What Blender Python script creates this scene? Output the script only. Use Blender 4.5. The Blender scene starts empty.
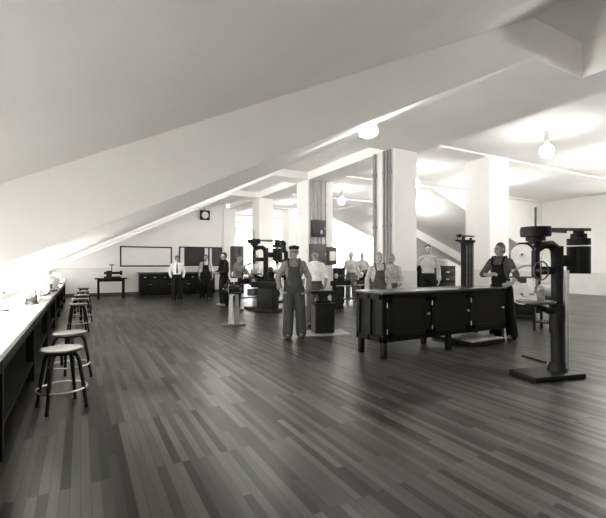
import bpy, bmesh, math, random
from mathutils import Vector, Matrix, Euler
random.seed(7)
C = bpy.context.scene.collection
PI = math.pi
CA, SA = .8738, .4863          # the building's axes against the camera: X runs along the cross beams, Y along the column row

# ------------------------------------------------------------------ materials
def newmat(name):
    m = bpy.data.materials.new(name); m.use_nodes = True
    nt = m.node_tree; b = nt.nodes['Principled BSDF']
    return m, nt, b
def mat(name, g, rough=.6, metal=0, var=.12, scale=8, bump=0, spec=.5, warm=1):
    m, nt, b = newmat(name)
    tc = nt.nodes.new('ShaderNodeTexCoord'); no = nt.nodes.new('ShaderNodeTexNoise')
    no.inputs['Scale'].default_value = scale; no.inputs['Detail'].default_value = 4
    nt.links.new(tc.outputs['Object'], no.inputs['Vector'])
    r = nt.nodes.new('ShaderNodeValToRGB')
    def c(k): return (g*k, g*k*(1-.012*warm), g*k*(1-.045*warm), 1)
    r.color_ramp.elements[0].position = .3; r.color_ramp.elements[1].position = .7
    r.color_ramp.elements[0].color = c(1-var); r.color_ramp.elements[1].color = c(1+var)
    nt.links.new(no.outputs['Fac'], r.inputs['Fac']); nt.links.new(r.outputs['Color'], b.inputs['Base Color'])
    b.inputs['Roughness'].default_value = rough; b.inputs['Metallic'].default_value = metal
    b.inputs['Specular IOR Level'].default_value = spec
    if bump:
        bu = nt.nodes.new('ShaderNodeBump'); bu.inputs['Strength'].default_value = bump; bu.inputs['Distance'].default_value = .01
        nt.links.new(no.outputs['Fac'], bu.inputs['Height']); nt.links.new(bu.outputs['Normal'], b.inputs['Normal'])
    return m
def wood(name, g, rough=.4, var=.35, axis=0, spec=.5):
    m, nt, b = newmat(name)
    tc = nt.nodes.new('ShaderNodeTexCoord'); mp = nt.nodes.new('ShaderNodeMapping')
    s = [30, 30, 30]; s[axis] = 2.5; mp.inputs['Scale'].default_value = s
    no = nt.nodes.new('ShaderNodeTexNoise'); no.inputs['Scale'].default_value = 1.2; no.inputs['Detail'].default_value = 6
    r = nt.nodes.new('ShaderNodeValToRGB')
    for e, k in zip(r.color_ramp.elements, (1-var, 1+var)): e.color = (g*k, g*k*.985, g*k*.95, 1)
    r.color_ramp.elements[0].position = .3; r.color_ramp.elements[1].position = .7
    L = nt.links
    L.new(tc.outputs['Object'], mp.inputs['Vector']); L.new(mp.outputs['Vector'], no.inputs['Vector'])
    L.new(no.outputs['Fac'], r.inputs['Fac']); L.new(r.outputs['Color'], b.inputs['Base Color'])
    b.inputs['Roughness'].default_value = rough; b.inputs['Specular IOR Level'].default_value = spec
    return m
def floor_mat():
    m, nt, b = newmat('strip_floor'); L = nt.links
    tc = nt.nodes.new('ShaderNodeTexCoord'); mp = nt.nodes.new('ShaderNodeMapping')
    mp.inputs['Rotation'].default_value = (0, 0, PI/2)
    br = nt.nodes.new('ShaderNodeTexBrick')
    br.offset = .37; br.offset_frequency = 3; br.squash = 1
    br.inputs['Scale'].default_value = 1; br.inputs['Brick Width'].default_value = .95; br.inputs['Row Height'].default_value = .056
    br.inputs['Mortar Size'].default_value = .0016; br.inputs['Mortar Smooth'].default_value = .2
    br.inputs['Color1'].default_value = (.012, .0113, .01, 1); br.inputs['Color2'].default_value = (.06, .0575, .0515, 1)
    br.inputs['Mortar'].default_value = (.018, .017, .015, 1); br.inputs['Bias'].default_value = -.1
    L.new(tc.outputs['Object'], mp.inputs['Vector']); L.new(mp.outputs['Vector'], br.inputs['Vector'])
    m2 = nt.nodes.new('ShaderNodeMapping'); m2.inputs['Scale'].default_value = (40, 1.5, 1)
    n1 = nt.nodes.new('ShaderNodeTexNoise'); n1.inputs['Scale'].default_value = 1.5; n1.inputs['Detail'].default_value = 5
    L.new(tc.outputs['Object'], m2.inputs['Vector']); L.new(m2.outputs['Vector'], n1.inputs['Vector'])
    n2 = nt.nodes.new('ShaderNodeTexNoise'); n2.inputs['Scale'].default_value = .8; n2.inputs['Detail'].default_value = 3
    L.new(tc.outputs['Object'], n2.inputs['Vector'])
    r1 = nt.nodes.new('ShaderNodeMapRange'); r1.inputs['To Min'].default_value = .6; r1.inputs['To Max'].default_value = 1.4
    L.new(n1.outputs['Fac'], r1.inputs['Value'])
    r2 = nt.nodes.new('ShaderNodeMapRange'); r2.inputs['From Min'].default_value = .3; r2.inputs['From Max'].default_value = .7
    r2.inputs['To Min'].default_value = .72; r2.inputs['To Max'].default_value = 1.2
    L.new(n2.outputs['Fac'], r2.inputs['Value'])
    mu = nt.nodes.new('ShaderNodeMath'); mu.operation = 'MULTIPLY'
    L.new(r1.outputs[0], mu.inputs[0]); L.new(r2.outputs[0], mu.inputs[1])
    mx = nt.nodes.new('ShaderNodeVectorMath'); mx.operation = 'SCALE'
    L.new(br.outputs['Color'], mx.inputs[0]); L.new(mu.outputs[0], mx.inputs['Scale'])
    L.new(mx.outputs['Vector'], b.inputs['Base Color'])
    r3 = nt.nodes.new('ShaderNodeMapRange'); r3.inputs['To Min'].default_value = .26; r3.inputs['To Max'].default_value = .46
    L.new(n2.outputs['Fac'], r3.inputs['Value']); L.new(r3.outputs[0], b.inputs['Roughness'])
    bu = nt.nodes.new('ShaderNodeBump'); bu.inputs['Strength'].default_value = .25; bu.inputs['Distance'].default_value = .003
    L.new(br.outputs['Color'], bu.inputs['Height']); L.new(bu.outputs['Normal'], b.inputs['Normal'])
    sx = nt.nodes.new('ShaderNodeSeparateColor'); L.new(br.outputs['Color'], sx.inputs[0])
    r4 = nt.nodes.new('ShaderNodeMapRange'); r4.inputs['From Min'].default_value = .01; r4.inputs['From Max'].default_value = .07
    r4.inputs['To Min'].default_value = .16; r4.inputs['To Max'].default_value = .38
    L.new(sx.outputs[0], r4.inputs['Value']); L.new(r4.outputs[0], b.inputs['Specular IOR Level'])
    return m
def emat(name, k):
    m, nt, b = newmat(name)
    b.inputs['Base Color'].default_value = (.9, .89, .86, 1)
    b.inputs['Emission Color'].default_value = (1, .985, .95, 1); b.inputs['Emission Strength'].default_value = k
    return m
def glass_mat():
    m, nt, b = newmat('pane_glass'); nt.nodes.remove(b)
    t = nt.nodes.new('ShaderNodeBsdfTransparent'); g = nt.nodes.new('ShaderNodeBsdfGlossy'); g.inputs['Roughness'].default_value = .05
    x = nt.nodes.new('ShaderNodeMixShader'); x.inputs[0].default_value = .06
    nt.links.new(t.outputs[0], x.inputs[1]); nt.links.new(g.outputs[0], x.inputs[2])
    nt.links.new(x.outputs[0], nt.nodes['Material Output'].inputs['Surface'])
    return m
M = dict(
    floor=floor_mat(),
    plaster=mat('white_plaster', .86, .75, var=.03, scale=1.3, spec=.2),
    wallm=mat('wall_paint', .78, .65, var=.03, scale=1.1, spec=.25),
    dado=mat('dado_paint', .62, .5, var=.05, scale=2),
    black=mat('black_paint', .01, .5, var=.3, scale=20, spec=.2),
    iron=mat('dark_iron', .007, .5, metal=.0, var=.4, scale=25, bump=.1, spec=.16),
    castgrey=mat('cast_grey', .07, .45, metal=.1, var=.25, scale=25),
    steel=mat('bright_steel', .55, .3, metal=.9, var=.12, scale=18),
    greymetal=mat('grey_metal', .30, .45, metal=.2, var=.15, scale=14),
    white=mat('white_enamel', .78, .35, var=.04, scale=6),
    lightgrey=mat('light_grey_paint', .5, .5, var=.06, scale=5),
    conduit=mat('painted_conduit', .3, .4, var=.05, scale=6),
    darkwood=wood('dark_wood', .004, .5, spec=.12), darkwoodz=wood('dark_wood_upright', .0055, .5, axis=2, spec=.12),
    benchtop=wood('bench_top', .045, .2, var=.2),
    midwood=wood('mid_wood', .10, .45), palewood=wood('pale_wood', .32, .5, var=.2),
    seatwood=wood('seat_wood', .045, .3, var=.25),
    greybox=mat('box_grey', .04, .5, var=.15, scale=10), greybox2=mat('panel_grey', .075, .5, var=.1, scale=10),
    belt=mat('leather_belt', .06, .7), paper=mat('paper', .75, .8, var=.04),
    whiteboard=mat('white_board', .72, .5, var=.02), blackboard=mat('slate_board', .02, .6, var=.3, scale=4),
    lamp=emat('opal_glass', 62), lampdim=emat('opal_glass_dim', 14), bulb=emat('fill_bulb', 560), glass=glass_mat(), chrome=mat('chrome', .8, .15, metal=1, var=.02),  # the bulb material serves only the added bench fill lamps
)
# ------------------------------------------------------------------ mesh building
class MB:
    def __init__(s): s.bm = bmesh.new(); s.mi = 0
    def _fin(s, vs, mx):
        for v in vs: v.co = mx @ v.co
        fs = set(f for v in vs for f in v.link_faces)
        for f in fs: f.material_index = s.mi
        return s
    def box(s, c, d, rot=(0, 0, 0), bev=0):
        r = bmesh.ops.create_cube(s.bm, size=1); vs = r['verts']
        for v in vs: v.co = Vector((v.co.x*d[0], v.co.y*d[1], v.co.z*d[2]))
        if bev:
            es = list(set(e for v in vs for e in v.link_edges))
            rr = bmesh.ops.bevel(s.bm, geom=es, offset=bev, segments=2, affect='EDGES', profile=.5)
            vs = list(set(v for f in rr['faces'] for v in f.verts) | set(v for v in vs if v.is_valid))
        return s._fin(vs, Matrix.Translation(c) @ Euler(rot).to_matrix().to_4x4())
    def cyl(s, p0, p1, r0, r1=None, seg=16):
        p0, p1 = Vector(p0), Vector(p1); r1 = r0 if r1 is None else r1; L = (p1-p0).length
        r = bmesh.ops.create_cone(s.bm, cap_ends=True, segments=seg, radius1=max(r0, 1e-4), radius2=max(r1, 1e-4), depth=L)
        return s._fin(r['verts'], Matrix.Translation((p0+p1)/2) @ (p1-p0).to_track_quat('Z', 'Y').to_matrix().to_4x4())
    def sph(s, c, r, seg=16):
        if not hasattr(r, '__len__'): r = (r, r, r)
        q = bmesh.ops.create_uvsphere(s.bm, u_segments=seg, v_segments=max(6, seg//2+2), radius=1)
        return s._fin(q['verts'], Matrix.Translation(c) @ Matrix.Diagonal((*r, 1)))
    def lathe(s, prof, c=(0, 0, 0), ax=(0, 0, 1), seg=24):
        rings = []
        q = Vector(ax).to_track_quat('Z', 'Y').to_matrix().to_4x4(); mx = Matrix.Translation(c) @ q
        vs = []
        for r, z in prof:
            ring = [s.bm.verts.new((max(r, 1e-4)*math.cos(2*PI*k/seg), max(r, 1e-4)*math.sin(2*PI*k/seg), z)) for k in range(seg)]
            rings.append(ring); vs += ring
        for a, b in zip(rings, rings[1:]):
            for k in range(seg): s.bm.faces.new((a[k], a[(k+1) % seg], b[(k+1) % seg], b[k]))
        s.bm.faces.new(rings[0][::-1]); s.bm.faces.new(rings[-1])
        return s._fin(vs, mx)
    def tube(s, pts, r, seg=10, closed=False):
        pts = [Vector(p) for p in pts]; n = len(pts); rings = []; vs = []
        rr = r if hasattr(r, '__len__') else [r]*n
        for i, p in enumerate(pts):
            a = pts[(i-1) % n] if (closed or i) else pts[0]; b = pts[(i+1) % n] if (closed or i < n-1) else pts[-1]
            t = (b-a).normalized(); up = Vector((0, 0, 1)) if abs(t.z) < .9 else Vector((0, 1, 0))
            if i == 0: x = t.cross(up).normalized()
            else: x = (x - t*x.dot(t)).normalized()
            y = t.cross(x)
            ring = [s.bm.verts.new(p + (x*math.cos(2*PI*k/seg) + y*math.sin(2*PI*k/seg))*rr[i]) for k in range(seg)]
            rings.append(ring); vs += ring
        prs = list(zip(rings, rings[1:])) + ([(rings[-1], rings[0])] if closed else [])
        for a, b in prs:
            for k in range(seg): s.bm.faces.new((a[k], a[(k+1) % seg], b[(k+1) % seg], b[k]))
        if not closed: s.bm.faces.new(rings[0][::-1]); s.bm.faces.new(rings[-1])
        return s._fin(vs, Matrix())
    def prism(s, poly, d, mx=Matrix()):      # polygon in XZ, extruded along +Y by d
        a = [s.bm.verts.new((x, 0, z)) for x, z in poly]; b = [s.bm.verts.new((x, d, z)) for x, z in poly]
        n = len(poly); s.bm.faces.new(a); s.bm.faces.new(b[::-1])
        for k in range(n): s.bm.faces.new((a[k], b[k], b[(k+1) % n], a[(k+1) % n]))
        return s._fin(a+b, mx)
    def m(s, i): s.mi = i; return s
    def build(s, name, mats, parent=None, smooth=True, loc=None, ang=40):
        bmesh.ops.recalc_face_normals(s.bm, faces=s.bm.faces[:])
        me = bpy.data.meshes.new(name); s.bm.to_mesh(me); s.bm.free()
        for q in (mats if isinstance(mats, (list, tuple)) else [mats]): me.materials.append(M[q] if isinstance(q, str) else q)
        if smooth:
            me.polygons.foreach_set('use_smooth', [True]*len(me.polygons)); me.set_sharp_from_angle(angle=math.radians(ang))
        o = bpy.data.objects.new(name, me); C.objects.link(o)
        if parent: o.parent = parent
        if loc: o.location = loc
        return o
def tag(o, label=None, cat=None, group=None, kind=None):
    if label: o['label'] = label
    if cat: o['category'] = cat
    if group: o['group'] = group
    if kind: o['kind'] = kind
    return o
def empty(name, loc, rz, label, cat, group=None):
    o = bpy.data.objects.new(name, None); C.objects.link(o); o.empty_display_size = .2
    o.location = loc; o.rotation_euler = (0, 0, rz)
    return tag(o, label, cat, group)
KIDS = {}
def copy_tree(o, parent=None):
    c = o.copy(); C.objects.link(c)
    if parent: c.parent = parent
    for ch in [x for x in C.objects if x.parent == o]: copy_tree(ch, c)
    return c
def copy_at(o, loc, rz, label, cat=None, group=None):
    c = copy_tree(o); c.location = loc; c.rotation_euler = (0, 0, rz); return tag(c, label, cat, group)
def face_cam(x, y, extra=0): return math.atan2(x, -y) + extra   # local +Y turned to look towards the origin
def B(c, d, **k): return MB().box(c, d, **k)

# ------------------------------------------------------------------ the room
def S(o): return tag(o, kind='structure')
S(MB().box((9, 13.9, -.1), (22.4, 36.2, .2)).build('floor', 'floor', smooth=False))
H0 = 4.13; T = .484
def zs(v): return H0 - T*(5.25 - v) if v < 5.25 else H0
V0 = -1.15
def sec(mb, pts, u0, u1, m=0):                 # a ceiling piece: section polygon in (x,z) run from y=u0 to y=u1
    mb.m(m).prism(pts, u1-u0, Matrix.Translation((0, u0, 0)))
c = MB()
sec(c, [(V0, zs(V0)+.52), (5.25, H0+.52), (7.3, H0+.52), (7.3, 5.1), (4.8, 5.1), (V0, zs(V0)+.9)], -4, 3.16)
sec(c, [(V0, zs(V0)), (5.25, H0), (7.28, H0), (7.28, 5.1), (5.2, 5.1), (V0, zs(V0)+.9)], 3.16, 7.49)
sec(c, [(V0, zs(V0)+.25), (5.25, H0+.25), (6.5, H0+.25), (6.5, 5.1), (5.2, 5.1), (V0, zs(V0)+.9)], 7.49, 19.4)
sec(c, [(6.48, H0), (7.3, H0), (7.3, 5.1), (6.48, 5.1)], 7.49, 32)
sec(c, [(6.48, H0), (7.3, H0), (7.3, 4.7), (6.48, 4.7)], -4, 3.16)
for u in (11.35, 15.45):
    sec(c, [(V0, zs(V0)+.02), (5.25, H0+.02), (6.5, H0+.02), (6.5, 4.4), (5.25, 4.4), (V0, zs(V0)+.3)], u, u+.8)
sec(c, [(7.3, 4.45), (20.2, 4.45), (20.2, 4.7), (7.3, 4.7)], -4, 32)
for u in (3.15, 7.25, 11.35, 15.45, 19.55, 23.65, 27.75):
    sec(c, [(7.28, 4.40), (20.1, 4.40), (20.1, 4.5), (7.28, 4.5)], u+.03, u+.77)
sec(c, [(12.5, 4.40), (20.1, 1.60), (20.1, 4.5), (12.5, 4.5)], 11.6, 20)
sec(c, [(12.9, 4.33), (12.9, 3.85), (20.1, 1.12), (20.1, 1.7)], 15.7, 16.3)
S(c.build('ceiling', 'plaster', smooth=False))
# walls with a dado band
def wall(name, x0, x1, y0, y1, h, dado=1.22):
    w = MB()
    w.m(0).box(((x0+x1)/2, (y0+y1)/2, (dado+h)/2), (x1-x0, y1-y0, h-dado))
    w.m(1).box(((x0+x1)/2, (y0+y1)/2, dado/2), (x1-x0, y1-y0, dado))
    return S(w.build(name, ['wallm', 'dado'], smooth=False))
w = MB()
w.m(0).prism([(V0, 1.22), (6.3, 1.22), (6.3, H0+.3), (5.25, H0+.3), (V0, zs(V0)+.3)], .2, Matrix.Translation((0, 19.2, 0)))
w.m(1).box(((V0+6.3)/2, 19.3, .61), (6.3-V0, .2, 1.22))
S(w.build('wall_back', ['wallm', 'dado'], smooth=False))
wall('wall_inner', 6.1, 6.3, 19.4, 32, 4.6)
# outer wall with tall windows past the stands
def win_wall(name, axis, fixed, a0, a1, wins, h=4.5, z0=1.0, z1=3.7):
    w = MB()
    def put(p0, p1, q0, q1, m):
        if axis == 'y': w.m(m).box((fixed+.1, (p0+p1)/2, (q0+q1)/2), (.2, p1-p0, q1-q0))
        else: w.m(m).box(((p0+p1)/2, fixed+.1, (q0+q1)/2), (p1-p0, .2, q1-q0))
    put(a0, a1, 0, z0, 1); put(a0, a1, z1, h, 0)
    e = a0
    for p, q in wins + [(a1, a1)]:
        if p > e: put(e, p, z0, z1, 0)
        e = q
    return S(w.build(name, ['wallm', 'dado'], smooth=False))
YW = [(20.6, 23.3), (24.6, 27.4), (28.6, 31.4)]; XW = [(8.2, 11), (12.2, 15), (16.2, 19)]
LW_FILL = [(-3, -.2), (.2, 3)]; LW = [(7.6, 11.2), (11.6, 15), (15.4, 18.8)]  # first pair is out of view, added to light the near ceiling
NW_FILL = [(3.4, 7.2)]  # out of view, added for side light from the right
win_wall('wall_right', 'y', 20, -4, 32.2, NW_FILL + YW)
win_wall('wall_far', 'x', 32, 6.1, 20.2, XW)
wall('wall_behind', -1.6, 20.2, -4.2, -4, 5.0)
win_wall('wall_left', 'y', V0-.18, -4, 19.4, LW_FILL + LW, h=1.9, z0=.86, z1=1.25)
wn = 0
def window(axis, fixed, p, q, z0=1.0, z1=3.7, rows=4):
    global wn; wn += 1
    f = MB(); L = q-p; t = .06 if rows > 2 else .025
    def bb(mb, a0, a1, b0, b1, d=.08):
        if axis == 'y': mb.box((fixed+.1, (a0+a1)/2, (b0+b1)/2), (d, a1-a0, b1-b0))
        else: mb.box(((a0+a1)/2, fixed+.1, (b0+b1)/2), (a1-a0, d, b1-b0))
    bb(f, p, p+t, z0, z1); bb(f, q-t, q, z0, z1); bb(f, p, q, z0, z0+t); bb(f, p, q, z1-t, z1)
    for k in range(1, 4): bb(f, p+L*k/4-.015, p+L*k/4+.015, z0, z1, .04)
    for k in range(1, rows): zz = z0+(z1-z0)*k/4; bb(f, p, q, zz-.015, zz+.015, .04)
    o = f.build('window_%d' % wn, 'white', smooth=False); S(o)
    g = MB(); bb(g, p+.02, q-.02, z0+.02, z1-.02, .008); g.build('pane', 'glass', o, smooth=False)
for p, q in NW_FILL + YW: window('y', 20, p, q)
for p, q in XW: window('x', 32, p, q)
for p, q in LW_FILL + LW: window('y', V0-.18, p, q, .86, 1.25, 2)
bb_ = MB().box(((V0+6.3)/2, 19.185, .07), (6.3-V0, .03, .14)); S(bb_.build('baseboard_back', 'greybox', smooth=False))
# columns
def column(v0, v1, u0, u1, label, conduits=None, h=H0):
    w = MB(); zc = 1.22
    w.m(0).box(((v0+v1)/2, (u0+u1)/2, (zc+h+.05)/2), (v1-v0, u1-u0, h+.05-zc), )
    w.m(1).box(((v0+v1)/2, (u0+u1)/2, zc/2), (v1-v0+.012, u1-u0+.012, zc))
    o = w.build('column', ['wallm', 'dado'], smooth=False)
    tag(o, label, 'column', 'white square columns in the shop')
    for pts, r in (conduits or []):
        k = MB()
        k.tube(pts, r, 10)
        for a, b in zip(pts, pts[1:]):
            L = (Vector(b)-Vector(a)).length
            for j in range(1, int(L/1.3)+1):
                p = Vector(a).lerp(Vector(b), j*1.3/L-.05*0); d = (Vector(b)-Vector(a)).normalized()*.03
                k.cyl(p-d, p+d, r*1.45, seg=10)
        k.build('conduit', 'conduit', o)
    return o
column(6.5, 7.22, 7.25, 8.05, 'nearest white column behind the dark bench, pipes running up its shaded side',
       [([(6.46, y, 1.0), (6.46, y, H0)], r) for y, r in ((7.36, .03), (7.47, .035), (7.58, .03), (7.93, .045))])
ub = 11.35
column(6.5, 7.46, ub, ub+.8, 'white column carrying three electrical boxes behind the men at the anvil',
       [([(x, ub-.035, z0), (x, ub-.035, H0)], r) for x, r, z0 in ((6.55, .022, 2.06), (6.68, .035, 2.83), (6.84, .03, 2.83), (6.98, .03, 2.83), (7.14, .022, 2.06))])
column(6.5, 7.12, 15.45, 16.25, 'white column rising behind the belt driven drill presses')
column(6.15, 6.75, 19.15, 19.75, 'farthest white column at the right end of the back wall')
column(10.0, 10.85, 7.25, 8.05, 'white column behind the man leaning on the dark bench', h=4.4)
column(9.95, 10.6, 19.55, 20.35, 'small distant white column with an extinguisher on it, left of the boxed column', h=4.4)
# lamps
def lamp(x, y, zc, label, drop=.36, r=.15, mt='lampdim', q=1):
    o = empty('ceiling_lamp', (x, y, zc), 0, label, 'lamp', 'globe lamps on the ceiling')
    MB().lathe([(.0, .03), (.10, .03), (.10, -.02), (.06, -.06), (.045, -drop)], seg=20).build('lamp_base', 'greymetal', o)
    MB().lathe([(.045, -drop+.01), (.09, -drop-.02*q), (r*.9, -drop-r*.5*q), (r, -drop-r*q), (r*.85, -drop-r*1.5*q), (r*.5, -drop-r*1.85*q), (.01, -drop-r*1.95*q)], seg=24).build('globe', mt, o)
    return o
LL = [(3.12, 3.95, 'round lamp glowing at the lower edge of the sloping beam, nearest'), (4.1, 9.4, 'second small lamp glowing along the far edge of the sloping beam'),
      (4.2, 13.5, 'farthest lamp along the sloping beam, above and right of the clock')]
for x, y, l in LL: lamp(x, y, zs(x)+(.25 if y > 7.5 else 0)+.0, l, .0, .12, 'lamp', .62)
for x, y, l, *mm in [(9.26, 5.26, 'opal globe hanging near the ceiling above the right drill press'), (9.3, 9.4, 'opal globe in the second bay, between the two big columns'),
                (9.3, 13.5, 'opal globe in the bay beyond the boxed column'), (9.3, 17.6, 'small distant opal globe between the boxed column and nearest column'), (9.3, 21.7, 'most distant opal globe of the middle aisle'),
                (13.2, 5.26, 'opal globe in the right aisle, nearest the camera', 'lamp'),
                (13.0, 9.4, 'opal globe right of the column behind the leaning man', 'lamp')]:
    lamp(x, y, 4.45, l, mt=(mm or ['lampdim'])[0])
lamp(13, 13.5, 4.22, 'opal globe glowing at the low sloping ceiling beside the nearest column', .3, .15, 'lamp')
lamp(15.6, 17.9, 3.2, 'added opal globe low under the far right sloping ceiling', .2, .12, 'lamp');  # globe added to brighten the dark slope around it
lamp(9.26, 1.2, 4.45, 'added opal globe in the nearest bay, out of view right of the camera', mt='lamp')  # added beyond the frame to lift the near ceiling and beam face
lamp(13, 21.7, 4.45, 'distant opal globe near the bright windows')
# world and camera
wd = bpy.data.worlds.new('daylight'); bpy.context.scene.world = wd; wd.use_nodes = True
wd.node_tree.nodes['Background'].inputs[0].default_value = (1, .985, .95, 1); wd.node_tree.nodes['Background'].inputs[1].default_value = WORLD = 4
cd = bpy.data.cameras.new('camera'); cam = bpy.data.objects.new('camera', cd); C.objects.link(cam)
cam.location = (0, 0, 1.38); cam.rotation_euler = (PI/2, 0, -math.atan2(SA, CA))
cd.sensor_width = 36; cd.lens = 400/606*36; cd.shift_y = 5/606; cd.shift_x = -.5/606; cd.clip_start = .05
sc = bpy.context.scene; sc.camera = cam
sc.view_settings.view_transform = 'Standard'; sc.view_settings.look = 'None'; sc.view_settings.gamma = 1; sc.view_settings.exposure = 2.25
sc.view_settings.use_curve_mapping = False
sc.cycles.use_denoising = True; sc.cycles.max_bounces = 10; sc.cycles.diffuse_bounces = 6
# ------------------------------------------------------------------ people
def remesh(bm, vox, smooth=4):
    me = bpy.data.meshes.new('tmp'); bm.to_mesh(me); bm.free()
    o = bpy.data.objects.new('tmp', me); C.objects.link(o)
    r = o.modifiers.new('r', 'REMESH'); r.mode = 'VOXEL'; r.voxel_size = vox
    s = o.modifiers.new('s', 'SMOOTH'); s.factor = .5; s.iterations = smooth
    dg = bpy.context.evaluated_depsgraph_get(); dg.update()
    out = bpy.data.meshes.new_from_object(o.evaluated_get(dg))
    bpy.data.objects.remove(o); bpy.data.meshes.remove(me)
    return out
class Blob:
    def __init__(s): s.mb = MB()
    def cap(s, a, b, ra, rb=None, seg=14):
        rb = ra if rb is None else rb
        a, b = Vector(a), Vector(b)
        s.mb.sph(a, ra, seg); s.mb.sph(b, rb, seg)
        if (b-a).length > 1e-4: s.mb.cyl(a, b, ra, rb, seg)
        return s
    def chain(s, pts, rs):
        for i in range(len(pts)-1): s.cap(pts[i], pts[i+1], rs[i], rs[i+1])
        return s
    def ell(s, c, r, rot=None):
        n0 = set(s.mb.bm.verts); s.mb.sph((0, 0, 0), r, 20)
        mx = Matrix.Translation(c) @ (Euler(rot).to_matrix().to_4x4() if rot else Matrix())
        for v in s.mb.bm.verts:
            if v not in n0: v.co = mx @ v.co
        return s
    def mesh(s, vox, name, smooth=4, keep=None, colour=None):
        me = remesh(s.mb.bm, vox, smooth); me.name = name
        if keep:
            bm = bmesh.new(); bm.from_mesh(me)
            bmesh.ops.delete(bm, geom=[v for v in bm.verts if not keep(v.co)], context='VERTS'); bm.to_mesh(me); bm.free()
        me.polygons.foreach_set('use_smooth', [True]*len(me.polygons))
        if colour:
            idx = [colour(p.center) for p in me.polygons]; me.polygons.foreach_set('material_index', idx)
        return me
def skinmat(name, g):
    return mat(name, g, .55, var=.06, scale=10, spec=.3)
M['skin'] = skinmat('skin', .22); M['skin_pale'] = skinmat('skin_pale', .34)
M['eye'] = mat('eye_dark', .02, .3); M['lips'] = mat('lips', .16, .5)
M['hair'] = mat('dark_hair', .02, .6, var=.5, scale=60, bump=.3); M['hairgrey'] = mat('grey_hair', .25, .6, var=.4, scale=60, bump=.3)
def cloth(n, g, v=.18): M[n] = mat(n, g, .85, var=v, scale=22, bump=.25, spec=.1); return n
for n, g in dict(cl_white=.72, cl_light=.42, cl_grey=.13, cl_mid=.07, cl_denim=.032, cl_dark=.014, cl_black=.007).items(): cloth(n, g)
M['leather'] = mat('shoe_leather', .015, .35); M['shoe_pale'] = mat('pale_shoe', .5, .6)

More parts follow.
